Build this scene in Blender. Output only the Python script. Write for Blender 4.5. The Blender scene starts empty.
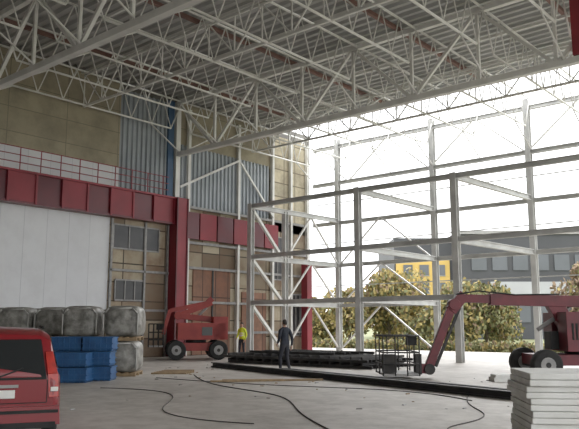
import bpy, bmesh, math, random
from mathutils import Vector, Matrix, Euler
random.seed(7)
SC = bpy.context.scene
YAW = math.radians(40.5)
RZ = Matrix.Rotation(YAW, 4, 'Z')
def C(X, Y, z=0.0):
    return RZ @ Vector((X, Y, z))

# ---------------------------------------------------------------- materials
def new_mat(name):
    m = bpy.data.materials.new(name); m.use_nodes = True
    nt = m.node_tree; b = nt.nodes['Principled BSDF']
    return m, nt, b
def pm(name, c1, c2=None, scale=2.0, rough=0.7, metal=0.0, bump=0.0, detail=4, lo=0.35, hi=0.65):
    m, nt, b = new_mat(name)
    b.inputs['Roughness'].default_value = rough
    b.inputs['Metallic'].default_value = metal
    c1 = (*c1, 1); c2 = (*c2, 1) if c2 else tuple(x*0.8 for x in c1[:3])+(1,)
    tc = nt.nodes.new('ShaderNodeTexCoord')
    n = nt.nodes.new('ShaderNodeTexNoise'); n.inputs['Scale'].default_value = scale; n.inputs['Detail'].default_value = detail
    nt.links.new(tc.outputs['Object'], n.inputs['Vector'])
    r = nt.nodes.new('ShaderNodeValToRGB')
    r.color_ramp.elements[0].position = lo; r.color_ramp.elements[0].color = c1
    r.color_ramp.elements[1].position = hi; r.color_ramp.elements[1].color = c2
    nt.links.new(n.outputs['Fac'], r.inputs['Fac'])
    nt.links.new(r.outputs['Color'], b.inputs['Base Color'])
    if bump:
        bp = nt.nodes.new('ShaderNodeBump'); bp.inputs['Strength'].default_value = bump; bp.inputs['Distance'].default_value = 0.05
        nt.links.new(n.outputs['Fac'], bp.inputs['Height']); nt.links.new(bp.outputs['Normal'], b.inputs['Normal'])
    return m
def panel_mat(name, ca, cb, cm, w, h, mortar=0.02, dirt=(0.2,0.15,0.1), dirt_amt=0.5, nscale=1.2, rough=0.8, offset=0.0):
    m, nt, b = new_mat(name)
    b.inputs['Roughness'].default_value = rough
    tc = nt.nodes.new('ShaderNodeTexCoord'); sx = nt.nodes.new('ShaderNodeSeparateXYZ'); cx = nt.nodes.new('ShaderNodeCombineXYZ')
    L = nt.links.new
    L(tc.outputs['Object'], sx.inputs[0]); L(sx.outputs['Y'], cx.inputs['X']); L(sx.outputs['Z'], cx.inputs['Y'])
    br = nt.nodes.new('ShaderNodeTexBrick'); br.offset = offset
    br.inputs['Scale'].default_value = 1.0; br.inputs['Brick Width'].default_value = w; br.inputs['Row Height'].default_value = h
    br.inputs['Mortar Size'].default_value = mortar; br.inputs['Color1'].default_value = (*ca,1); br.inputs['Color2'].default_value = (*cb,1); br.inputs['Mortar'].default_value = (*cm,1)
    L(cx.outputs[0], br.inputs['Vector'])
    n = nt.nodes.new('ShaderNodeTexNoise'); n.inputs['Scale'].default_value = nscale; n.inputs['Detail'].default_value = 7; n.inputs['Roughness'].default_value=0.65
    L(tc.outputs['Object'], n.inputs['Vector'])
    mr = nt.nodes.new('ShaderNodeMapRange'); mr.inputs[1].default_value = 0.42; mr.inputs[2].default_value = 0.7; mr.inputs[3].default_value = 0; mr.inputs[4].default_value = dirt_amt
    L(n.outputs['Fac'], mr.inputs[0])
    mx = nt.nodes.new('ShaderNodeMixRGB'); mx.inputs['Color2'].default_value = (*dirt,1)
    L(mr.outputs[0], mx.inputs['Fac']); L(br.outputs['Color'], mx.inputs['Color1'])
    L(mx.outputs[0], b.inputs['Base Color'])
    return m

M_steel = pm('steel_primer_grey', (0.62,0.62,0.60), (0.50,0.50,0.49), 1.5, 0.5)
M_truss = pm('truss_paint_white', (0.80,0.79,0.76), (0.66,0.65,0.62), 1.0, 0.5)
M_redpurlin = pm('purlin_rust_red', (0.26,0.15,0.12), (0.22,0.13,0.11), 1.5, 0.7)
M_deck = pm('roof_deck_galvanised', (0.50,0.50,0.49), (0.37,0.37,0.36), 0.35, 0.5)
M_corr = pm('corrugated_sheet_grey', (0.40,0.43,0.46), (0.29,0.32,0.35), 0.5, 0.5)
M_blueflash = pm('blue_flashing', (0.04,0.09,0.17), (0.05,0.11,0.2), 1, 0.5)
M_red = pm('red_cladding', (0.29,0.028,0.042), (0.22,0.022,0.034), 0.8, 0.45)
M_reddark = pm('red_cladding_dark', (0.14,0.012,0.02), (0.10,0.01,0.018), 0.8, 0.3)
M_tan = panel_mat('insulation_panel_tan', (0.38,0.335,0.24), (0.33,0.29,0.21), (0.21,0.185,0.135), 3.0, 1.15, 0.02, (0.20,0.18,0.135), 0.7, 0.9)
M_tanlight = panel_mat('insulation_panel_light', (0.62,0.55,0.40), (0.48,0.43,0.32), (0.22,0.19,0.14), 1.1, 0.9, 0.04, (0.24,0.2,0.15), 0.7)
M_white = panel_mat('white_sandwich_panel', (0.74,0.75,0.77), (0.71,0.72,0.75), (0.52,0.53,0.56), 1.15, 9.0, 0.012, (0.58,0.58,0.60), 0.35)
M_old = panel_mat('weathered_glazing', (0.54,0.48,0.36), (0.20,0.15,0.105), (0.07,0.06,0.045), 1.35, 0.95, 0.035, (0.21,0.12,0.075), 0.7, 0.9)
M_rust = panel_mat('rusty_door_sheet', (0.25,0.12,0.08), (0.34,0.19,0.13), (0.07,0.04,0.03), 1.0, 3.2, 0.03, (0.13,0.09,0.07), 0.7)
M_dark = pm('dark_glass', (0.03,0.03,0.035), (0.06,0.06,0.06), 1.0, 0.3)
M_darkgrey = pm('grey_plinth', (0.16,0.15,0.14), (0.24,0.23,0.21), 0.8, 0.8)
M_blockwall = pm('grey_block_wall', (0.38,0.37,0.36), (0.32,0.31,0.30), 0.5, 0.8)
M_black = pm('black_rubber', (0.02,0.02,0.02), (0.035,0.035,0.035), 5, 0.85)
M_cable = pm('cable_sheath', (0.07,0.065,0.06), (0.10,0.09,0.085), 5, 0.8)
M_dsteel = pm('dark_steel', (0.03,0.03,0.032), (0.06,0.055,0.05), 3, 0.6, 0.3)
M_wood = pm('timber', (0.35,0.25,0.14), (0.24,0.17,0.1), 6, 0.8)
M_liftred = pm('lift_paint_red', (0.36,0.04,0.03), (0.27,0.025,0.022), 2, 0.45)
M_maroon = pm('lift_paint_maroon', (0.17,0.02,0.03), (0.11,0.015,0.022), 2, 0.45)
M_grey = pm('grey_metal', (0.25,0.25,0.25), (0.35,0.34,0.33), 4, 0.5)
M_carred = pm('car_paint_red', (0.22,0.009,0.015), (0.20,0.008,0.013), 0.5, 0.3)
M_carred.node_tree.nodes['Principled BSDF'].inputs['Coat Weight'].default_value = 0.25
M_glass = pm('car_glass_dark', (0.015,0.018,0.02), (0.02,0.022,0.025), 1, 0.1)
M_tail = pm('tail_light_red', (0.42,0.03,0.02), (0.28,0.02,0.015), 8, 0.2)
M_whitepl = pm('white_plastic', (0.75,0.75,0.72), (0.65,0.65,0.62), 3, 0.5)
M_blue = pm('blue_plastic', (0.035,0.13,0.30), (0.025,0.09,0.22), 3, 0.45)
M_foam = pm('white_foam', (0.80,0.80,0.78), (0.70,0.70,0.67), 3, 0.8, bump=0.2)
M_bag = pm('wrapped_bale', (0.36,0.35,0.32), (0.14,0.135,0.12), 4, 0.45, bump=1.0, detail=8)
M_bagtop = pm('bale_wrap_edge', (0.48,0.47,0.44), (0.34,0.33,0.31), 4, 0.5)

# ---------------------------------------------------------------- mesh builder
class MB:
    def __init__(s, M=None):
        s.bm = bmesh.new(); s.mats = []; s.M = M or Matrix.Identity(4)
    def mi(s, m):
        if m not in s.mats: s.mats.append(m)
        return s.mats.index(m)
    def face(s, vs, m, smooth=False):
        try: f = s.bm.faces.new(vs)
        except ValueError: return None
        f.material_index = s.mi(m); f.smooth = smooth; return f
    def v(s, p): return s.bm.verts.new(s.M @ Vector(p))
    def poly(s, pts, m): return s.face([s.v(p) for p in pts], m)
    def hexa(s, P, m):
        V = [s.v(p) for p in P]
        for q in ((0,3,2,1),(4,5,6,7),(0,1,5,4),(1,2,6,5),(2,3,7,6),(3,0,4,7)):
            s.face([V[i] for i in q], m)
    def box(s, x0,x1,y0,y1,z0,z1, m):
        s.hexa([(x0,y0,z0),(x1,y0,z0),(x1,y1,z0),(x0,y1,z0),(x0,y0,z1),(x1,y0,z1),(x1,y1,z1),(x0,y1,z1)], m)
    def frame(s, p1, p2):
        p1=Vector(p1); p2=Vector(p2); d=(p2-p1).normalized()
        up = Vector((0,0,1)) if abs(d.z)<0.98 else Vector((0,1,0))
        side = d.cross(up).normalized(); u2 = side.cross(d).normalized()
        return p1,p2,side,u2
    def beam(s, p1, p2, w, h, m, ou=0.0, os=0.0):
        p1,p2,sd,u = s.frame(p1,p2)
        p1=p1+u*ou+sd*os; p2=p2+u*ou+sd*os
        a=sd*(w/2); b=u*(h/2)
        s.hexa([p1-a-b,p1+a-b,p1+a+b,p1-a+b,p2-a-b,p2+a-b,p2+a+b,p2-a+b], m)
    def ibeam(s, p1, p2, w, h, m):
        t=0.035
        s.beam(p1,p2,w,t,m,ou=h/2-t/2); s.beam(p1,p2,w,t,m,ou=-h/2+t/2); s.beam(p1,p2,t,h-2*t,m)
    def cyl(s, p1, p2, r, m, seg=12, r2=None, cap=True):
        p1,p2,sd,u = s.frame(p1,p2); r2 = r if r2 is None else r2
        A=[];B=[]
        for i in range(seg):
            t=2*math.pi*i/seg; o=sd*math.cos(t)+u*math.sin(t)
            A.append(s.v(p1+o*r)); B.append(s.v(p2+o*r2))
        for i in range(seg):
            j=(i+1)%seg; s.face([A[i],A[j],B[j],B[i]], m, True)
        if cap: s.face(A[::-1], m); s.face(B, m)
    def tube(s, pts, r, m, seg=6):
        for a,b in zip(pts[:-1],pts[1:]): s.cyl(a,b,r,m,seg)
    def ell(s, c, rad, m, seg=16, rings=10, fn=None):
        c=Vector(c); rows=[]
        for j in range(rings+1):
            ph=math.pi*j/rings; row=[]
            for i in range(seg):
                th=2*math.pi*i/seg
                p=Vector((math.sin(ph)*math.cos(th),math.sin(ph)*math.sin(th),math.cos(ph)))
                if fn: p=fn(p)
                row.append(s.v(c+Vector((p.x*rad[0],p.y*rad[1],p.z*rad[2]))))
            rows.append(row)
        for j in range(rings):
            for i in range(seg):
                k=(i+1)%seg
                s.face([rows[j][i],rows[j+1][i],rows[j+1][k],rows[j][k]], m, True)
    def rbox(s, c, size, m, pw=6, jit=0.0):
        e=2.0/pw
        def sg(x): return math.copysign(abs(x)**e, x)
        c=Vector(c); seg=24; rings=14; rows=[]
        for j in range(rings+1):
            ph=-math.pi/2+math.pi*j/rings; row=[]
            for i in range(seg):
                th=2*math.pi*i/seg
                x=sg(math.cos(ph))*sg(math.cos(th)); y=sg(math.cos(ph))*sg(math.sin(th)); z=sg(math.sin(ph))
                k=1+random.uniform(-jit,jit)
                row.append(s.v(c+Vector((x*size[0]/2*k,y*size[1]/2*k,z*size[2]/2))))
            rows.append(row)
        for j in range(rings):
            for i in range(seg):
                k=(i+1)%seg
                s.face([rows[j][i],rows[j][k],rows[j+1][k],rows[j+1][i]], m, True)
    def addmesh(s, me, M, fmat):
        vs=[s.v(M@v.co) for v in me.vertices]
        for p in me.polygons:
            s.face([vs[i] for i in p.vertices], fmat(p), True)
    def wheel(s, c, axis, r, w, hub):
        c=Vector(c); ax=Vector(axis).normalized()
        s.cyl(c-ax*w*0.38, c+ax*w*0.38, r, M_black, 24)
        s.cyl(c-ax*w*0.5, c-ax*w*0.38, r*0.88, M_black, 24, r2=r)
        s.cyl(c+ax*w*0.38, c+ax*w*0.5, r, M_black, 24, r2=r*0.88)
        s.cyl(c-ax*w*0.53, c+ax*w*0.53, r*0.5, hub, 16)
        s.cyl(c-ax*w*0.56, c+ax*w*0.56, r*0.18, M_dsteel, 10)
    def obj(s, name, parent=None, bevel=0.0, weld=False):
        if weld: bmesh.ops.remove_doubles(s.bm, verts=s.bm.verts, dist=0.0004)
        bmesh.ops.recalc_face_normals(s.bm, faces=s.bm.faces)
        me=bpy.data.meshes.new(name); s.bm.to_mesh(me); s.bm.free()
        for m in s.mats: me.materials.append(m)
        o=bpy.data.objects.new(name, me); SC.collection.objects.link(o)
        if parent: o.parent=parent
        if bevel:
            md=o.modifiers.new('bevel','BEVEL'); md.width=bevel; md.segments=2; md.limit_method='ANGLE'
        return o
def empty(name, loc=(0,0,0), rz=0):
    e=bpy.data.objects.new(name,None); SC.collection.objects.link(e); e.location=loc; e.rotation_euler=(0,0,rz); return e
def corr(mb, o, u, v, n, W, L, period, depth, mat):
    o=Vector(o);u=Vector(u);v=Vector(v);n=Vector(n); k=int(W/period); pr=[]
    for i in range(k):
        b=i*period
        pr += [(b,0),(b+period*0.35,0),(b+period*0.5,depth),(b+period*0.85,depth)]
    pr.append((k*period,0))
    A=[mb.v(o+u*a+n*h) for a,h in pr]; B=[mb.v(o+u*a+n*h+v*L) for a,h in pr]
    for i in range(len(pr)-1): mb.face([A[i],A[i+1],B[i+1],B[i]], mat)

# ---------------------------------------------------------------- constants
AW=-29.6      # far wall plane
B0,B1,B2=12.7,24.8,36.9
ZB,ZT=11.0,14.0

# ---------------------------------------------------------------- ground & floor
def floor_mat():
    m, nt, b = new_mat('dusty_concrete'); L=nt.links.new
    tc=nt.nodes.new('ShaderNodeTexCoord')
    n1=nt.nodes.new('ShaderNodeTexNoise'); n1.inputs['Scale'].default_value=0.22; n1.inputs['Detail'].default_value=9; n1.inputs['Roughness'].default_value=0.7
    n2=nt.nodes.new('ShaderNodeTexNoise'); n2.inputs['Scale'].default_value=2.0; n2.inputs['Detail'].default_value=8; n2.inputs['Roughness'].default_value=0.7
    L(tc.outputs['Object'],n1.inputs['Vector']); L(tc.outputs['Object'],n2.inputs['Vector'])
    r=nt.nodes.new('ShaderNodeValToRGB'); e=r.color_ramp.elements
    e[0].position=0.38; e[0].color=(0.35,0.32,0.29,1); e[1].position=0.6; e[1].color=(0.54,0.51,0.47,1)
    L(n1.outputs['Fac'],r.inputs['Fac'])
    mx=nt.nodes.new('ShaderNodeMixRGB'); mx.blend_type='MULTIPLY'; mx.inputs['Fac'].default_value=0.65
    r2=nt.nodes.new('ShaderNodeValToRGB'); r2.color_ramp.elements[0].position=0.35; r2.color_ramp.elements[0].color=(0.6,0.58,0.55,1); r2.color_ramp.elements[1].position=0.58; r2.color_ramp.elements[1].color=(1,1,1,1)
    L(n2.outputs['Fac'],r2.inputs['Fac']); L(r.outputs[0],mx.inputs['Color1']); L(r2.outputs[0],mx.inputs['Color2'])
    L(mx.outputs[0],b.inputs['Base Color']); b.inputs['Roughness'].default_value=0.55
    bp=nt.nodes.new('ShaderNodeBump'); bp.inputs['Strength'].default_value=0.25; bp.inputs['Distance'].default_value=0.03
    L(n2.outputs['Fac'],bp.inputs['Height']); L(bp.outputs['Normal'],b.inputs['Normal'])
    return m
M_floor=floor_mat()
mb=MB(); mb.box(-31,30,-30,38.5,-0.3,0,M_floor); mb.obj('floor')
M_grass=pm('grass_verge',(0.14,0.17,0.06),(0.28,0.27,0.16),0.25,0.95)
mb=MB(); mb.box(-300,300,-200,400,-0.6,-0.3,M_grass); mb.obj('ground')
M_road=pm('pale_gravel',(0.50,0.48,0.45),(0.40,0.38,0.35),0.4,0.9)
mb=MB(); mb.box(-60,60,38.5,44.3,-0.29,-0.12,M_road); mb.obj('access_road')

# ---------------------------------------------------------------- far wall
W=empty('wall_far')
mb=MB(); mb.box(AW-0.4,AW-0.1,-12,36.9,0,14.6,M_darkgrey); mb.obj('backing',W)
mb=MB(); mb.box(AW-0.1,AW,-8,21.1,9.7,14.2,M_tan); mb.box(AW-0.1,AW,24.9,32.8,11.6,14.2,M_tan); mb.obj('insulation_panels',W)
mb=MB(); mb.box(AW-0.1,AW,32.8,36.5,7.6,13.9,M_tanlight); mb.obj('pale_panels',W)
mb=MB()
corr(mb,(AW,21.1,8.6),(0,1,0),(0,0,1),(1,0,0),3.1,5.3,0.31,0.09,M_corr)
corr(mb,(AW,25.1,8.2),(0,1,0),(0,0,1),(1,0,0),7.5,3.5,0.31,0.09,M_corr)
mb.box(AW,AW+0.2,24.15,24.55,8.5,14,M_blueflash)
mb.obj('corrugated_sheets',W)
mb=MB(); mb.box(AW-0.1,AW,-8,20.7,2.4,7.1,M_white); mb.box(AW-0.1,AW+0.02,-8,21.1,8.5,9.7,M_white); mb.obj('white_panels',W)
mb=MB(); mb.box(AW-0.1,AW,20.7,24.6,0,7.1,M_old); mb.box(AW-0.1,AW,25.1,36.5,0,8.2,M_old); mb.obj('weathered_panels',W)
mb=MB()
for (y0,y1,z0,z1) in [(20.9,23.8,5.5,6.7),(21.1,22.9,2.9,3.9),(21.1,22.4,0.3,2.4),(32.9,34.4,4.5,7.2),(34.8,36.0,1.0,3.6)]:
    mb.box(AW,AW+0.05,y0,y1,z0,z1,M_dark)
    for k in range(4):
        yy=y0+(y1-y0)*k/3; mb.box(AW+0.05,AW+0.09,yy-0.03,yy+0.03,z0,z1,M_grey)
    mb.box(AW+0.05,AW+0.09,y0,y1,z0-0.05,z0+0.03,M_grey); mb.box(AW+0.05,AW+0.09,y0,y1,z1-0.03,z1+0.05,M_grey)
mb.obj('windows',W)
mb=MB(); mb.box(AW,AW+0.08,26.3,29.2,0,4.8,M_rust); mb.box(AW,AW+0.08,30.2,32.3,0,3.6,M_rust)
mb.box(AW+0.08,AW+0.14,27.7,27.8,0,4.8,M_dark); mb.obj('rusty_doors',W)
mb=MB()
for z in (1.2,2.9,4.8,6.2,8.2): mb.box(AW+0.05,AW+0.2,25.2,36.4,z-0.07,z+0.07,M_grey)
for y in (25.7,29.7,32.8,34.6,36.3): mb.box(AW+0.05,AW+0.25,y-0.09,y+0.09,0,13.8,M_truss)
for z in (2.4,4.4): mb.box(AW+0.02,AW+0.12,20.7,24.5,z-0.06,z+0.06,M_grey)
for y in (20.8,22.9,24.4): mb.box(AW+0.02,AW+0.12,y-0.06,y+0.06,0,7,M_grey)
mb.box(AW,AW+0.3,24.65,24.95,8.4,14,M_truss)
mb.beam((AW+0.25,25.0,9.2),(AW+0.25,29.6,11.5),0.1,0.12,M_truss); mb.beam((AW+0.25,29.8,11.4),(AW+0.25,32.8,8.4),0.1,0.12,M_truss)
mb.obj('wall_rails',W)
mb=MB()
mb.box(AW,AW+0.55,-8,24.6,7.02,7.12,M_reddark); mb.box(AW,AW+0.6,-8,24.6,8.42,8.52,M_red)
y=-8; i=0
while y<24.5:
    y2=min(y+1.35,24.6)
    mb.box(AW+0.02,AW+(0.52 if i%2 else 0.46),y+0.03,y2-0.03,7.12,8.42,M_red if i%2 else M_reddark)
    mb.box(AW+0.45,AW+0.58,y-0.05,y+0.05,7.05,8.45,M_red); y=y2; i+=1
for k in range(32):
    yy=-8+k*1.02
    if yy<24: mb.beam((AW+0.5,yy,8.5),(AW+0.5,yy,9.55),0.035,0.035,M_red)
for z in (8.85,9.2,9.55): mb.beam((AW+0.5,-8,z),(AW+0.5,24,z),0.035,0.035,M_red)
for k in range(6):
    y0=25.2+k*1.35
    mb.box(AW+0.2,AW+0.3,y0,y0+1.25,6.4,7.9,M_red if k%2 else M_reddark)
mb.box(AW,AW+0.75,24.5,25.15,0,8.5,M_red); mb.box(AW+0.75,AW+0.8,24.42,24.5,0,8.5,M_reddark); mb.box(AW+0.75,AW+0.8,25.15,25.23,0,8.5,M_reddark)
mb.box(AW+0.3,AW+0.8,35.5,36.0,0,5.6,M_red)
mb.obj('red_cladding_band',W)
mb=MB(); mb.box(-30,12,-12.3,-12,0,14.6,M_blockwall); mb.obj('backlight_block_wall')  # unseen wall, added to cut light coming in from behind the camera

# ---------------------------------------------------------------- roof
mb=MB(); corr(mb,(-30,-12,14.35),(0,1,0),(1,0,0),(0,0,1),45.5,42,0.5,0.13,M_deck)
mb.obj('ceiling')
mb=MB()
for a in range(-27,12,6): mb.beam((a,-12,14.24),(a,33.3,14.24),0.16,0.16,M_redpurlin)
for b in (-8,-2,4,9,15.7,18.7,21.7,27.8,30.8,33.3): mb.beam((-30,b,14.1),(12,b,14.1),0.1,0.12,M_truss)
mb.obj('roof_purlins')
def main_truss(b, zb=ZB, zt=ZT, a0=-29.4, a1=12, name='roof_truss', cw=1.1, step=3.0):
    mb=MB()
    mb.beam((a0,b,zb),(a1,b,zb),0.24*cw,0.22*cw,M_truss); mb.beam((a0,b,zt),(a1,b,zt),0.2*cw,0.2*cw,M_truss)
    a=a0; n=0
    while a<a1-0.5:
        mb.beam((a,b,zb),(a,b,zt),0.11*cw,0.11*cw,M_truss)
        a2=min(a+step,a1)
        if n%2: mb.beam((a,b,zb),(a2,b,zt),0.12*cw,0.12*cw,M_truss)
        else: mb.beam((a,b,zt),(a2,b,zb),0.12*cw,0.12*cw,M_truss)
        a=a2;n+=1
    return mb.obj(name)
for b in (0.6,B0,B1): main_truss(b)
for b in (6.65,18.75,30.85): main_truss(b,12.32,13.95,name='intermediate_roof_truss',cw=0.45,step=1.5)
def sec_truss(a, b0, b1, deep):
    mb=MB(); zb=ZT-deep
    mb.cyl((a,b0,ZT),(a,b1,ZT),0.05,M_truss,8)
    mb.cyl((a,b0+0.75,zb),(a,b1-0.75,zb),0.05,M_truss,8)
    n=8; d=(b1-b0-1.5)/n
    mb.cyl((a,b0,ZT),(a,b0+0.75,zb),0.035,M_truss,6); mb.cyl((a,b1,ZT),(a,b1-0.75,zb),0.035,M_truss,6)
    for i in range(n):
        y0=b0+0.75+i*d
        mb.cyl((a,y0,zb),(a,y0+d/2,ZT),0.028,M_truss,6); mb.cyl((a,y0+d/2,ZT),(a,y0+d,zb),0.028,M_truss,6)
    mb.cyl((a,b0+2.2,zb),(a,b0+0.1,ZB+0.1),0.036,M_truss,6); mb.cyl((a,b1-2.2,zb),(a,b1-0.1,ZB+0.1),0.036,M_truss,6)
    return mb.obj('secondary_roof_truss')
for k in range(14):
    a=-29.1+k*3.0
    for (b0,b1) in ((0.6,B0),(B0,B1),(B1,B2)):
        sec_truss(a,b0,b1,1.7)
# ---------------------------------------------------------------- steel frame right side
mb=MB()
IN=29.0
icols=[-27.7,-20.2,-14.8,-8.7]
ocols=[-27.3,-20.2,-14.3,-8.3,-2.3,3.7,9.7]
for a in icols: mb.ibeam((a,IN,0),(a,IN,8.6),0.30,0.30,M_steel)
for a in ocols: mb.ibeam((a,B2,0),(a,B2,ZT),0.30,0.32,M_steel)
for a,c in zip(icols,ocols):
    for z in (2.9,5.5,8.45):
        if a<=-20 or z>3: mb.ibeam((a,IN,z),(c,B2,z),0.2,0.28,M_steel)
for z in (2.9,5.5,8.45):
    mb.ibeam((-27.7,IN,z),(-14.8 if z<3 else 9.3,IN,z),0.2,0.24,M_steel)
for z in (5.5,8.3,11.0,13.5): mb.ibeam((-29.4,B2,z),(9.7,B2,z),0.18,0.24,M_steel)
mb.ibeam((-29.4,B2,2.9),(-20.2,B2,2.9),0.18,0.22,M_steel)
a=-29.4;n=0
while a<9:
    mb.beam((a,B2,11.0 if n%2 else 13.5),(a+3,B2,13.5 if n%2 else 11.0),0.08,0.08,M_truss); a+=3;n+=1
mb.ibeam((-27.6,31.9,0),(-27.6,31.9,8.45),0.28,0.3,M_steel)
for z0,z1 in ((0.1,2.9),(2.9,5.5),(5.5,8.4)):
    mb.beam((-27.7,IN,z1),(-27.7,31.9,z0),0.16,0.16,M_truss)
    mb.beam((-27.6,31.9,z0),(-27.5,34.3,z1),0.1,0.1,M_truss); mb.beam((-27.5,34.3,z1),(-27.3,B2,z0),0.1,0.1,M_truss)
    mb.beam((-27.2,B2,z0),(-24.0,B2,z1),0.09,0.09,M_truss); mb.beam((-24.0,B2,z1),(-20.3,B2,z0),0.09,0.09,M_truss)
for z in (4.2,7.0,9.7): mb.beam((-29.4,B2+0.2,z),(9.3,B2+0.2,z),0.05,0.06,M_steel)
mb.obj('steel_frame')
mb=MB(); mb.box(-7.75,-7.3,24.6,25.05,11.15,13.85,M_red); mb.box(-7.75,-7.3,24.6,25.05,14.5,18,M_red); mb.obj('red_steel_post')

# ---------------------------------------------------------------- outside: building, trees
M_bdark=pm('facade_anthracite',(0.055,0.057,0.062),(0.07,0.072,0.08),0.2,0.6)
M_byel=pm('facade_yellow',(0.62,0.43,0.13),(0.55,0.38,0.11),0.3,0.6)
M_bwhite=pm('facade_white',(0.42,0.43,0.44),(0.38,0.385,0.40),0.3,0.6)
M_bwin=pm('window_pane',(0.12,0.13,0.145),(0.10,0.11,0.12),0.3,0.35)
mb=MB(RZ)
mb.box(15,24,100,118,-0.3,14,M_bdark); mb.box(24,52,98,118,-0.3,14.8,M_bdark)
mb.box(15.2,22.8,99.6,100,3,10.9,M_byel)
for i in range(3):
    for j in range(3):
        mb.box(16.2+i*2.3,17.5+i*2.3,99.45,99.6,3.6+j*2.5,5.1+j*2.5,M_bwin); mb.box(16.1+i*2.3,17.6+i*2.3,99.5,99.62,3.5+j*2.5,3.6+j*2.5,M_bwhite)
for i in range(9):
    mb.box(25.5+i*2.9,27.6+i*2.9,97.85,98,9.2,11.4,M_bwin)
    mb.box(25.5+i*2.9,27.6+i*2.9,97.85,98,2.0,4.6,M_bwin)
mb.box(28,52,97.6,98,5.6,7.6,M_bwhite); mb.box(24,52,97.7,98,14.3,14.8,M_grey)
mb.obj('office_building')

M_bark=pm('bark',(0.10,0.08,0.06),(0.16,0.13,0.10),3,0.9)
LY=pm('leaves_yellow',(0.34,0.28,0.10),(0.42,0.33,0.15),1.0,0.8)
LG=pm('leaves_olive',(0.17,0.18,0.085),(0.24,0.24,0.12),1.0,0.8)
LB=pm('leaves_brown',(0.24,0.17,0.11),(0.29,0.22,0.15),1.0,0.8)
def leafmat(mix):
    r=random.random(); return LY if r<mix[0] else (LG if r<mix[0]+mix[1] else LB)
def tree(X,Y,h,rx,mix,n=3200,name='tree'):
    base=C(X,Y,-0.3); mb=MB(Matrix.Translation(base))
    mb.cyl((0,0,0),(0,0,h*0.45),0.16,M_bark,8,r2=0.1)
    cl=[]
    for k in range(13):
        t=random.uniform(0,2*math.pi); q=random.uniform(0.15,0.75)*rx; z=h*random.uniform(0.2,0.82)
        p=Vector((q*math.cos(t),q*math.sin(t),z)); cl.append((p,random.uniform(0.35,0.55)*rx))
        mb.cyl((0,0,h*random.uniform(0.15,0.35)),p,0.06,M_bark,6,r2=0.02)
    cl.append((Vector((0,0,h*0.86)),h*0.13))
    for i in range(n):
        c,r=random.choice(cl)
        d=Vector((random.gauss(0,1),random.gauss(0,1),random.gauss(0,1))).normalized()*r*(random.random()**0.4)
        p=c+Vector((d.x,d.y,d.z*1.1))
        if p.z<0.25: continue
        s=random.uniform(0.10,0.2); e=Euler((random.uniform(0,6),random.uniform(0,6),random.uniform(0,6))).to_matrix()
        mb.poly([p+e@Vector(q)*s for q in ((-1,-.6,0),(1,-.6,0),(1,.6,0),(-1,.6,0))], leafmat(mix))
    return mb.obj(name)
YL=(0.6,0.3); OL=(0.2,0.65); BR=(0.15,0.15)
tree(5.3,62.5,5.2,2.6,YL,4800); tree(9.0,64,7.0,3.2,YL,5800); tree(13.4,61,5.0,3.2,(0.4,0.5),5200)
tree(17.2,62,5.4,3.2,OL,5200); tree(2.2,67,4.6,2.8,YL,4200); tree(25.8,62,7.4,3.2,BR,4600); tree(21.5,75,4.0,2.6,OL,3200); tree(12.2,76,6.4,3.4,YL,4600)
mb=MB()
for i in range(6500):
    p=Vector((random.uniform(-46,-8),random.uniform(45.0,46.0),random.uniform(-0.2,0.45)+0.1*math.sin(i)))
    s=random.uniform(0.08,0.15); e=Euler((random.uniform(0,6),random.uniform(0,6),random.uniform(0,6))).to_matrix()
    mb.poly([p+e@Vector(q)*s for q in ((-1,-.6,0),(1,-.6,0),(1,.6,0),(-1,.6,0))], leafmat((0.3,0.55)))
mb.obj('hedge')

# ---------------------------------------------------------------- boom lift (foreground right)
def basket(mb, x0,x1,y0,y1,z0,h,m,m2):
    mb.box(x0,x1,y0,y1,z0,z0+0.06,M_grey)
    for z in (z0+0.35,z0+0.7,z0+h):
        r=0.025
        for p,q in (((x0,y0),(x1,y0)),((x1,y0),(x1,y1)),((x1,y1),(x0,y1)),((x0,y1),(x0,y0))):
            mb.cyl((p[0],p[1],z),(q[0],q[1],z),r,m,8)
    for k in range(4):
        x=x0+(x1-x0)*k/3
        for y in (y0,y1): mb.cyl((x,y,z0),(x,y,z0+h),0.022,m,8)
    for y in (y0+(y1-y0)/2,):
        for x in (x0,x1): mb.cyl((x,y,z0),(x,y,z0+h),0.022,m,8)
    mb.box(x1-0.35,x1-0.05,y0+0.1,y0+0.4,z0+h-0.28,z0+h+0.02,m2)
mb=MB(RZ)
Y=22.6
basket(mb,2.85,3.95,Y-0.9,Y+0.9,0.12,1.2,M_dsteel,M_black)
mb.box(2.9,3.3,Y-0.6,Y-0.1,0.2,0.75,M_dsteel)
mb.box(3.95,4.15,Y-0.18,Y+0.18,0.12,0.75,M_dsteel)
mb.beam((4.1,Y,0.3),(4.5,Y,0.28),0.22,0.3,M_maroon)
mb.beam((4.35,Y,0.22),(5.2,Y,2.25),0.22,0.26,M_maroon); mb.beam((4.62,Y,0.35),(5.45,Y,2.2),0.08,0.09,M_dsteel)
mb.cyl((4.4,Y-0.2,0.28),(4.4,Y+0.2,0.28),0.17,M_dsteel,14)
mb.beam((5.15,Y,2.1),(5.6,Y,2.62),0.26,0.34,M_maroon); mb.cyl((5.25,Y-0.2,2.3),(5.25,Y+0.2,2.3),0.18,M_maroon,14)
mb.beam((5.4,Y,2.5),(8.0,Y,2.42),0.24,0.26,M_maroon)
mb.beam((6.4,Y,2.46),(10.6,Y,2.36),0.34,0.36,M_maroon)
mb.tube([(5.3,Y-0.18,2.62),(6.0,Y-0.2,2.72),(7.2,Y-0.2,2.6),(8.6,Y-0.2,2.62)],0.025,M_black)
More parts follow.
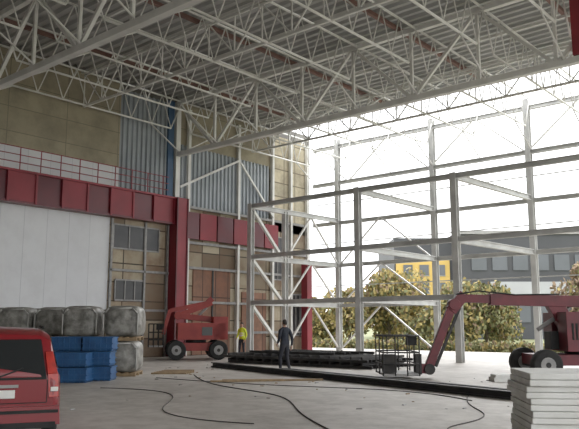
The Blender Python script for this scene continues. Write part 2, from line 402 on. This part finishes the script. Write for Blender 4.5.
mb.cyl((7.9,Y,1.5),(9.0,Y,2.2),0.07,M_grey,10)
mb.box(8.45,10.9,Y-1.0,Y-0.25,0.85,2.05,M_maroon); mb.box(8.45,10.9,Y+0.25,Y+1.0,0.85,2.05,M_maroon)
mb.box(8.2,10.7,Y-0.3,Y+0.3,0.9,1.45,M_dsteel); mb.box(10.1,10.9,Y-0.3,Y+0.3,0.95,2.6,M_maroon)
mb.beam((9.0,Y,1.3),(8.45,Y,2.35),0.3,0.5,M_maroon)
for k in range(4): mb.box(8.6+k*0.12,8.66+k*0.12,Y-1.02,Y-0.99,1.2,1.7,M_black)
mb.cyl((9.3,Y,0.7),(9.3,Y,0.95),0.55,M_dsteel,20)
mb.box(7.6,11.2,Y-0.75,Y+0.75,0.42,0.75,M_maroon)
for x in (7.75,10.9):
    mb.beam((x,Y-1.0,0.46),(x,Y+1.0,0.46),0.2,0.2,M_dsteel)
    for s in (-1,1): mb.wheel((x,Y+s*1.05,0.46),(0,1,0),0.46,0.34,M_grey)
mb.obj('boom_lift',bevel=0.012)

# ---------------------------------------------------------------- articulated lift (mid left, bright red)
E=Matrix.Translation(C(-4.6,35.0,0))@Matrix.Rotation(YAW+math.radians(12),4,'Z')
mb=MB(E)
mb.box(-1.25,1.25,-0.7,0.7,0.42,0.8,M_liftred)
for x in (-1.0,1.0):
    mb.beam((x,-0.9,0.46),(x,0.9,0.46),0.16,0.16,M_dsteel)
    for s in (-1,1): mb.wheel((x,s*0.95,0.46),(0,1,0),0.46,0.32,M_grey)
mb.cyl((0,0,0.8),(0,0,0.95),0.5,M_dsteel,20)
mb.box(-0.95,1.35,-0.95,-0.3,0.95,1.75,M_liftred); mb.box(-0.95,1.35,0.3,0.95,0.95,1.75,M_liftred)
mb.box(0.75,1.45,-0.95,0.95,0.95,2.05,M_liftred)
mb.box(0.2,0.7,-0.97,-0.95,1.15,1.55,M_dark)
mb.beam((0.9,0,1.9),(-0.9,0,2.1),0.26,0.28,M_liftred)
mb.beam((-0.9,0.0,2.1),(0.75,0,2.75),0.24,0.26,M_liftred); mb.cyl((-0.9,-0.2,2.1),(-0.9,0.2,2.1),0.2,M_liftred,14)
mb.beam((0.75,0,2.75),(0.55,0,2.95),0.26,0.3,M_liftred)
mb.beam((0.6,0.0,2.75),(-1.3,0,2.35),0.18,0.2,M_liftred)
mb.beam((-1.3,0,2.4),(-1.6,0,1.2),0.16,0.18,M_liftred)
mb.cyl((-0.1,0,1.9),(0.5,0,2.5),0.06,M_grey,10)
basket(mb,-2.3,-1.6,-0.7,0.7,0.6,1.1,M_dsteel,M_black)
mb.obj('articulated_boom_lift',bevel=0.012)

# ---------------------------------------------------------------- car
def build_car():
    mb=MB(Matrix.Translation(C(-4.0,9.75,0))@Matrix.Rotation(YAW+math.radians(21),4,'Z'))
    st=[ # y, zb, w, zbelt, zshould, wtop, ztop
        (0.00,0.42,0.76,0.86,0.90,0.70,0.94),
        (0.05,0.30,0.82,0.88,0.93,0.72,1.05),
        (0.22,0.28,0.86,0.92,0.97,0.68,1.50),
        (0.50,0.26,0.87,0.93,0.98,0.67,1.57),
        (1.40,0.24,0.875,0.93,0.98,0.66,1.60),
        (2.40,0.24,0.875,0.92,0.97,0.64,1.56),
        (3.25,0.25,0.87,0.90,0.95,0.60,1.02),
        (4.05,0.28,0.83,0.80,0.86,0.58,0.90),
        (4.30,0.34,0.72,0.66,0.70,0.50,0.74)]
    rings=[]
    for y,zb,w,zl,zs,wt,zt in st:
        pts=[(-w*0.9,zb),(-w,zb+0.12),(-w*1.005,(zb+zl)/2),(-w*0.985,zl),(-w*0.95,zs),(-wt-0.02,zt-0.07),(-wt*0.82,zt),(0,zt+0.025),
             (wt*0.82,zt),(wt+0.02,zt-0.07),(w*0.95,zs),(w*0.985,zl),(w*1.005,(zb+zl)/2),(w,zb+0.12),(w*0.9,zb)]
        rings.append([mb.v((x,y,z)) for x,z in pts])
    for A,B in zip(rings[:-1],rings[1:]):
        n=len(A)
        for i in range(n): mb.face([A[i],A[(i+1)%n],B[(i+1)%n],B[i]],M_carred,True)
    mb.face(rings[0],M_carred); mb.face(rings[-1],M_carred)
    mb.hexa([(-0.66,0.0,0.93),(0.66,0.0,0.93),(0.66,0.1,0.93),(-0.66,0.1,0.93),(-0.57,0.175,1.45),(0.57,0.175,1.45),(0.57,0.26,1.45),(-0.57,0.26,1.45)],M_glass)
    mb.beam((-0.66,-0.01,0.92),(0.66,-0.01,0.92),0.03,0.03,M_black)
    for s in (-1,1):
        mb.hexa([(s*0.70,-0.02,0.66),(s*0.83,0.02,0.66),(s*0.86,0.2,0.66),(s*0.70,0.2,0.66),(s*0.675,0.00,0.98),(s*0.815,0.05,0.98),(s*0.82,0.2,0.98),(s*0.67,0.2,0.98)],M_tail)
        mb.hexa([(s*0.675,0.00,0.98),(s*0.81,0.05,0.98),(s*0.81,0.2,0.98),(s*0.67,0.2,0.98),(s*0.63,0.11,1.28),(s*0.735,0.14,1.28),(s*0.74,0.26,1.28),(s*0.63,0.26,1.28)],M_tail)
        mb.box(min(s*0.72,s*0.82),max(s*0.72,s*0.82),-0.022,0.0,0.74,0.80,M_whitepl)
        def sp(y,z):
            t=(z-0.97)/(1.50-0.97); return (s*(0.845+(0.695-0.845)*t),y,z)
        for y0,y1,y0t,y1t in ((0.4,1.0,0.5,1.0),(1.1,1.95,1.1,1.95),(2.05,2.95,2.05,2.5)):
            mb.poly([sp(y0,1.02),sp(y1,1.02),sp(y1t,1.44),sp(y0t,1.44)],M_glass)
        for yy in (0.85,3.5): mb.wheel((s*0.76,yy,0.31),(1,0,0),0.31,0.2,M_grey)
        mb.box(min(s*0.84,s*0.89),max(s*0.84,s*0.89),1.2,3.2,0.5,0.56,M_black)
        mb.cyl((s*0.6,0.6,1.61),(s*0.6,2.2,1.63),0.02,M_black,8)
    mb.hexa([(-0.86,-0.08,0.30),(0.86,-0.08,0.30),(0.88,0.3,0.30),(-0.88,0.3,0.30),(-0.84,-0.07,0.55),(0.84,-0.07,0.55),(0.87,0.3,0.55),(-0.87,0.3,0.55)],M_carred)
    mb.box(-0.8,0.8,-0.1,0.1,0.26,0.34,M_black); mb.box(-0.83,0.83,-0.095,-0.06,0.46,0.50,M_black)
    mb.box(-0.26,0.26,-0.03,0.0,0.66,0.77,M_whitepl)
    mb.box(-0.3,0.3,-0.035,0.02,0.80,0.84,M_grey)
    mb.beam((0.0,-0.02,0.93),(0.35,0.03,1.06),0.015,0.02,M_black)
    mb.box(-0.67,0.67,-0.006,0.02,0.585,0.597,M_black)
    for s in (-1,1): mb.box(s*0.675-0.005,s*0.675+0.005,-0.008,0.02,0.59,0.9,M_black)
    mb.poly([(-0.56,2.5,1.52),(0.56,2.5,1.52),(0.68,3.2,1.07),(-0.68,3.2,1.07)],M_glass)
    return mb.obj('car',bevel=0.008)
build_car()

# ---------------------------------------------------------------- bales, crates, foam
def pallet(mb,c,w,d):
    x,y,z=c
    for k in range(5): mb.box(x-w/2+k*(w-0.12)/4,x-w/2+k*(w-0.12)/4+0.12,y-d/2,y+d/2,z+0.1,z+0.13,M_wood)
    for k in range(3): mb.box(x-w/2,x+w/2,y-d/2+k*(d-0.1)/2,y-d/2+k*(d-0.1)/2+0.1,z,z+0.1,M_wood)
def bale_pile(name, pts):
    mb=MB(RZ)
    for (x,y,n) in pts:
        for k in range(n):
            z=k*1.14
            pallet(mb,(x,y,z),1.1,1.15)
            mb.rbox((x+random.uniform(-.03,.03),y,z+0.13+0.5),(1.26,1.22,1.04),M_bag,pw=4.5,jit=0.02)
            cx,cz=x,z+0.63; hw,hh=0.56,0.43
            pts2=[(cx-hw,y-0.57,cz-hh),(cx-hw,y-0.58,cz+hh-0.18),(cx-hw+0.18,y-0.57,cz+hh),(cx+hw-0.18,y-0.57,cz+hh),(cx+hw,y-0.58,cz+hh-0.18),(cx+hw,y-0.57,cz-hh)]
            mb.tube(pts2,0.028,M_bagtop,8)
    return mb.obj(name)
bale_pile('stacked_bales',[(-5.55,23.8,2),(-6.95,24.0,2)])
bale_pile('stacked_bales',[(-8.45,25.6,2),(-9.8,25.6,2),(-11.15,25.6,2)])
mb=MB(RZ)
for (x,y,n) in ((-6.75,21.9,3),(-5.82,21.8,3),(-6.3,21.0,2)):
    for k in range(n):
        z=k*0.44; w=0.88;d=0.66;h=0.42
        dx=random.uniform(-.05,.05)
        X0=x-w/2+dx;X1=x+w/2+dx;Y0=y-d/2;Y1=y+d/2
        mb.box(X0,X1,Y0,Y1,z,z+0.04,M_blue)
        mb.box(X0,X1,Y0,Y0+0.03,z,z+h,M_blue);mb.box(X0,X1,Y1-0.03,Y1,z,z+h,M_blue)
        mb.box(X0,X0+0.03,Y0,Y1,z,z+h,M_blue);mb.box(X1-0.03,X1,Y0,Y1,z,z+h,M_blue)
        for q in (0.06,0.2,0.38): mb.box(X0-0.03,X1+0.03,Y0-0.04,Y1+0.03,z+q,z+q+0.03,M_blue)
        for q in range(6): 
            xx=X0+q*(w-0.03)/5; mb.box(xx,xx+0.03,Y0-0.03,Y0,z,z+h,M_blue)
        if k==n-1: mb.box(X0,X1,Y0,Y1,z+h-0.02,z+h,M_blue)
mb.obj('blue_plastic_crates')

mb=MB(Matrix.Translation(C(3.85,9.4,0))@Matrix.Rotation(YAW+math.radians(-6),4,'Z'))
z=0
for k in range(7):
    t=0.150 if k<6 else 0.16; dx=random.uniform(-.05,.05); dy=random.uniform(-.03,.03)
    x0=-0.85+dx+(0.06 if k==6 else 0)
    for q in range(2):
        a0=x0+q*0.95
        h=t/2-0.004
        mb.box(a0,a0+0.93,-0.6+dy,0.6+dy,z,z+h,M_foam); mb.box(a0+0.01,a0+0.93,-0.59+dy,0.6+dy,z+h+0.004,z+t-0.004,M_foam)
    z+=t
mb.obj('white_foam_board_stack',bevel=0.012)

mb=MB()
for l in range(4):
    for k in range(15):
        if l%2==0: mb.beam((-22.9+random.uniform(-.3,.3),22.4+k*0.2,0.06+l*0.11),(-15.2+random.uniform(-.3,.3),22.4+k*0.2,0.06+l*0.11),0.09,0.1,M_dsteel)
        else: mb.beam((-22.6+k*0.51,22.3,0.06+l*0.11),(-22.6+k*0.51,25.3,0.06+l*0.11),0.08,0.1,M_dsteel)
for k in range(6): mb.beam((-21.5+random.uniform(-.5,.5),22.8+k*0.42,0.5),(-17+random.uniform(-.5,.5),22.9+k*0.4,0.5),0.09,0.1,M_dsteel)
mb.obj('rebar_mesh_pile')
mb=MB()
mb.ibeam(C(-3.04,28.4,0.1),C(5.0,16.0,0.1),0.2,0.18,M_dsteel)
mb.ibeam(C(-0.2,24.9,0.09),C(5.3,16.5,0.09),0.18,0.17,M_dsteel)
mb.obj('steel_beams_on_floor')
mb=MB(); mb.beam(C(-2.3,20.9,0.03),C(1.0,21.6,0.03),0.12,0.05,M_wood); mb.beam(C(-2.0,21.3,0.03),C(-0.2,21.5,0.03),0.12,0.05,M_wood); mb.obj('timber_planks')
mb=MB(RZ)
for k in range(6): mb.box(-4.7+k*0.06,-3.5+k*0.03,24.3+k*0.16,24.42+k*0.16,0,0.05+0.01*k,M_wood)
mb.obj('timber_offcuts')
mb=MB(RZ); mb.box(6.0,6.9,21.0,21.6,0,0.12,M_foam); mb.box(6.05,6.85,21.02,21.58,0.125,0.2,M_foam); mb.obj('foam_boards')
mb=MB(RZ)
rs=random.Random(3)
for i in range(80):
    x=rs.uniform(-5,6.0); y=rs.uniform(14,30)
    if -1<x<0.6 and 24<y<27: continue
    s=rs.uniform(0.01,0.035); l=s*rs.uniform(1,3.5); t=rs.uniform(0,3.1); c,sn=math.cos(t),math.sin(t); h=s*0.7
    P=[(x+c*a*l-sn*b*s,y+sn*a*l+c*b*s) for a,b in ((-1,-1),(1,-1),(0.8,1),(-0.9,0.8))]
    mb.hexa([(p[0],p[1],0) for p in P]+[(x+(p[0]-x)*0.8,y+(p[1]-y)*0.8,h) for p in P], (M_wood,M_grey,M_darkgrey)[i%3])
mb.obj('floor_debris')
def cable(name, pts, r=0.012, mat=None):
    cu=bpy.data.curves.new(name,'CURVE'); cu.dimensions='3D'; cu.bevel_depth=r
    sp=cu.splines.new('NURBS'); sp.points.add(len(pts)-1); sp.order_u=4; sp.use_endpoint_u=True
    for i,(x,y) in enumerate(pts): sp.points[i].co=(*C(x,y,r),1)
    o=bpy.data.objects.new(name,cu); SC.collection.objects.link(o); cu.materials.append(mat or M_cable)
cable('floor_cable',[(-3.2,24),(-2.6,21),(-1.6,19),(-0.2,17.2),(0.1,15.2),(0.2,13),(0.9,10.5),(1.1,8.5)])
cable('floor_cable',[(4.6,18),(3.6,15.5),(3.9,13.5),(3.0,12.2),(2.2,11.5),(2.9,10.2),(2.0,9)],0.011)
cable('floor_cable',[(-5.0,19),(-3.3,18.6),(-2.4,16.5),(-2.8,14),(-1.7,12.6),(-0.6,12.2)],0.009)
cable('floor_cable',[(-4.2,22.6),(-1.5,20.2),(1.5,19.0),(3.4,18.0),(4.0,15.8)],0.01)

# ---------------------------------------------------------------- people
def skin_mesh(verts, edges, radii, roots, lvl=2):
    me=bpy.data.meshes.new('sk'); me.from_pydata(verts,edges,[]); ob=bpy.data.objects.new('sk',me); SC.collection.objects.link(ob)
    md=ob.modifiers.new('s','SKIN'); md.use_smooth_shade=True
    sv=me.skin_vertices[0].data
    for i,r in enumerate(radii):
        sv[i].radius=r if isinstance(r,tuple) else (r,r); sv[i].use_root = i in roots
    ss=ob.modifiers.new('ss','SUBSURF'); ss.levels=lvl; ss.render_levels=lvl
    dg=bpy.context.evaluated_depsgraph_get(); dg.update()
    out=bpy.data.meshes.new_from_object(ob.evaluated_get(dg)); bpy.data.objects.remove(ob); return out
M_skin=pm('skin',(0.50,0.30,0.22),(0.45,0.26,0.19),10,0.5)
M_lips=pm('lips',(0.4,0.15,0.12),None,5)
M_hair=pm('hair_dark',(0.02,0.015,0.012),(0.03,0.022,0.018),20,0.6)
M_navy=pm('jacket_navy',(0.02,0.025,0.04),(0.035,0.04,0.055),6,0.8)
M_trous=pm('trousers_dark',(0.03,0.033,0.045),(0.05,0.05,0.06),6,0.85)
M_vest=pm('hi_vis_vest',(0.75,0.88,0.06),(0.65,0.78,0.05),6,0.6)
M_refl=pm('reflective_band',(0.8,0.8,0.8),(0.7,0.7,0.7),6,0.3)
M_shoe=pm('work_boots',(0.04,0.03,0.02),(0.06,0.045,0.03),6,0.7)
def segd(p,a,b):
    ab=b-a; t=max(0,min(1,(p-a).dot(ab)/ab.length_squared)); return (p-a-ab*t).length
def person(name, loc, rz, arms, legs, torso_m, arm_m, leg_m, head_yaw=0, head_pitch=0, hat=None, bands=False, scale=1.0):
    V=[(0,0,0.96),(0,0.0,1.12),(0,0.01,1.31),(0,-0.005,1.45),(0,0.015,1.56)]
    R=[(0.155,0.115),(0.145,0.11),(0.165,0.12),(0.10,0.085),(0.055,0.055)]
    E=[(0,1),(1,2),(2,3),(3,4)]; bone=['leg','torso','torso','neck']
    for s,(el,wr) in zip((-1,1),arms):
        i=len(V); V+= [(s*0.185,0,1.41),el,wr]; R+=[(0.078,0.075),(0.055,0.055),(0.036,0.036)]
        E+=[(3,i),(i,i+1),(i+1,i+2)]; bone+=['torso','arm','arm']
    for s,(kn,an) in zip((-1,1),legs):
        i=len(V); toe=(an[0]+s*0.02,an[1]+0.15,max(0.042,an[2]-0.06))
        V+=[(s*0.095,0,0.88),kn,an,toe]; R+=[(0.10,0.105),(0.068,0.07),(0.05,0.052),(0.045,0.035)]
        E+=[(0,i),(i,i+1),(i+1,i+2),(i+2,i+3)]; bone+=['leg','leg','leg','shoe']
    me=skin_mesh(V,E,R,{0})
    VV=[Vector(v) for v in V]
    mats={'torso':torso_m,'arm':arm_m,'leg':leg_m,'neck':M_skin,'shoe':M_shoe}
    mb=MB(Matrix.Translation(loc)@Matrix.Rotation(rz,4,'Z')@Matrix.Scale(scale,4))
    def fm(p):
        c=p.center; best=min(range(len(E)),key=lambda k:segd(c,VV[E[k][0]],VV[E[k][1]])); k=bone[best]
        if c.z<0.11: return M_shoe
        if k=='leg' and c.z>0.93: k='torso'
        if k=='neck' and c.z<1.5: k='torso'
        if bands and k=='torso' and (1.08<c.z<1.14 or 1.22<c.z<1.28): return M_refl
        return mats[k]
    mb.addmesh(me,Matrix.Identity(4),fm)
    mb.cyl((0,0.005,1.475),(0,0.01,1.525),0.078,torso_m,16,r2=0.068)
    for s,(el,wr) in zip((-1,1),arms):
        w=Vector(wr); d=(w-Vector(el)).normalized(); side=Vector((0,1,0)); side=(side-d*side.dot(d)).normalized(); nrm=d.cross(side)
        hv=[];he=[];hr=[];roots=set()
        def chain(pts,rs):
            i=len(hv); roots.add(i)
            for p in pts: hv.append(tuple(p))
            hr.extend(rs); he.extend([(i+k,i+k+1) for k in range(len(pts)-1)])
        chain([w-d*0.01,w+d*0.045,w+d*0.085],[(0.026,0.024),(0.034,0.019),(0.036,0.016)])
        inn=nrm*(1 if nrm.x*s<0 else -1)
        for k,L in enumerate((0.072,0.08,0.075,0.058)):
            o=side*(0.03-0.02*k); b=w+d*0.08+o
            chain([b,b+d*L*0.45+inn*0.006,b+d*L*0.75+inn*0.02,b+d*L*0.95+inn*0.038],[0.010,0.009,0.0085,0.007])
        b=w+d*0.03+side*0.03
        chain([b,b+d*0.03+side*0.022+inn*0.01,b+d*0.06+side*0.026+inn*0.022],[0.012,0.010,0.008])
        hm=skin_mesh(hv,he,hr,roots,1); mb.addmesh(hm,Matrix.Identity(4),lambda p:M_skin)
    H=Matrix.Translation((0,0.02,1.655))@Matrix.Rotation(head_yaw,4,'Z')@Matrix.Rotation(-head_pitch,4,'X')
    M0=mb.M; mb.M=M0@H
    def jaw(p):
        q=p.copy()
        if p.z<0: q.x*=1+0.28*p.z; q.y=p.y*(1+0.12*p.z)+0.10*(-p.z)*(1 if p.y>0 else 0)
        return q
    mb.ell((0,0,0),(0.077,0.095,0.12),M_skin,20,14,jaw)
    mb.hexa([(-.018,.088,-.03),(.018,.088,-.03),(.012,.118,-.028),(-.012,.118,-.028),(-.008,.088,.02),(.008,.088,.02),(.005,.096,.02),(-.005,.096,.02)],M_skin)
    for s in (-1,1):
        mb.ell((s*0.03,0.083,0.008),(0.013,0.008,0.008),M_whitepl,10,6); mb.ell((s*0.03,0.090,0.008),(0.006,0.004,0.006),M_hair,8,6)
        mb.box(s*0.03-0.016,s*0.03+0.016,0.084,0.094,0.026,0.032,M_hair)
        mb.ell((s*0.079,-0.005,-0.005),(0.010,0.020,0.032),M_skin,10,8)
    mb.ell((0,0.090,-0.055),(0.024,0.008,0.006),M_lips,10,6)
    def cap(p):
        q=p.copy()
        if p.z<0.25 and p.y>0.0: q.y=min(q.y,0.05+0.6*max(0,p.z)); q*=0.97
        if p.z<-0.45: q.z=-0.45
        return q
    mb.ell((0,-0.006,0.012),(0.083,0.103,0.121),hat or M_hair,20,14,cap)
    mb.M=M0
    return mb.obj(name)
person('worker', C(-0.17,25.5,0), YAW+math.radians(35),
       arms=[((-0.255,-0.05,1.14),(-0.22,0.12,0.95)),((0.265,-0.07,1.14),(0.27,-0.03,0.87))],
       legs=[((-0.11,0.12,0.50),(-0.12,0.09,0.095)),((0.10,0.02,0.49),(0.115,-0.12,0.10))],
       torso_m=M_navy,arm_m=M_navy,leg_m=M_trous,head_pitch=math.radians(-12),scale=1.04)
person('worker', C(-2.45,36.6,0), YAW+math.radians(150),
       arms=[((-0.26,-0.03,1.14),(-0.24,0.1,0.9)),((0.26,-0.03,1.14),(0.2,0.18,1.0))],
       legs=[((-0.12,0.03,0.50),(-0.14,0.0,0.095)),((0.12,0.04,0.50),(0.15,0.02,0.095))],
       torso_m=M_vest,arm_m=M_vest,leg_m=M_trous,head_pitch=0,bands=True)

# ---------------------------------------------------------------- world & light
w=bpy.data.worlds.new('overcast'); SC.world=w; w.use_nodes=True; nt=w.node_tree; bg=nt.nodes['Background']
tc=nt.nodes.new('ShaderNodeTexCoord'); n=nt.nodes.new('ShaderNodeTexNoise'); n.inputs['Scale'].default_value=2.2; n.inputs['Detail'].default_value=5
r=nt.nodes.new('ShaderNodeValToRGB'); r.color_ramp.elements[0].position=0.35; r.color_ramp.elements[0].color=(0.88,0.91,0.95,1); r.color_ramp.elements[1].position=0.65; r.color_ramp.elements[1].color=(1,1,0.99,1)
nt.links.new(tc.outputs['Generated'],n.inputs['Vector']); nt.links.new(n.outputs['Fac'],r.inputs['Fac']); nt.links.new(r.outputs[0],bg.inputs['Color'])
bg.inputs['Strength'].default_value=2.85
sun=bpy.data.lights.new('sun','SUN'); sun.energy=2.6; sun.angle=math.radians(30); so=bpy.data.objects.new('sun',sun); SC.collection.objects.link(so)
so.rotation_euler=(math.radians(-55),0,math.radians(10))
try: SC.view_settings.view_transform='Standard'
except: pass

cam=bpy.data.cameras.new('camera'); cam.sensor_width=36; cam.lens=700/579*36; cam.clip_end=1000
co=bpy.data.objects.new('camera',cam); SC.collection.objects.link(co); co.location=(0,0,1.65)
co.rotation_euler=(math.radians(90+8.97),0,YAW); SC.camera=co
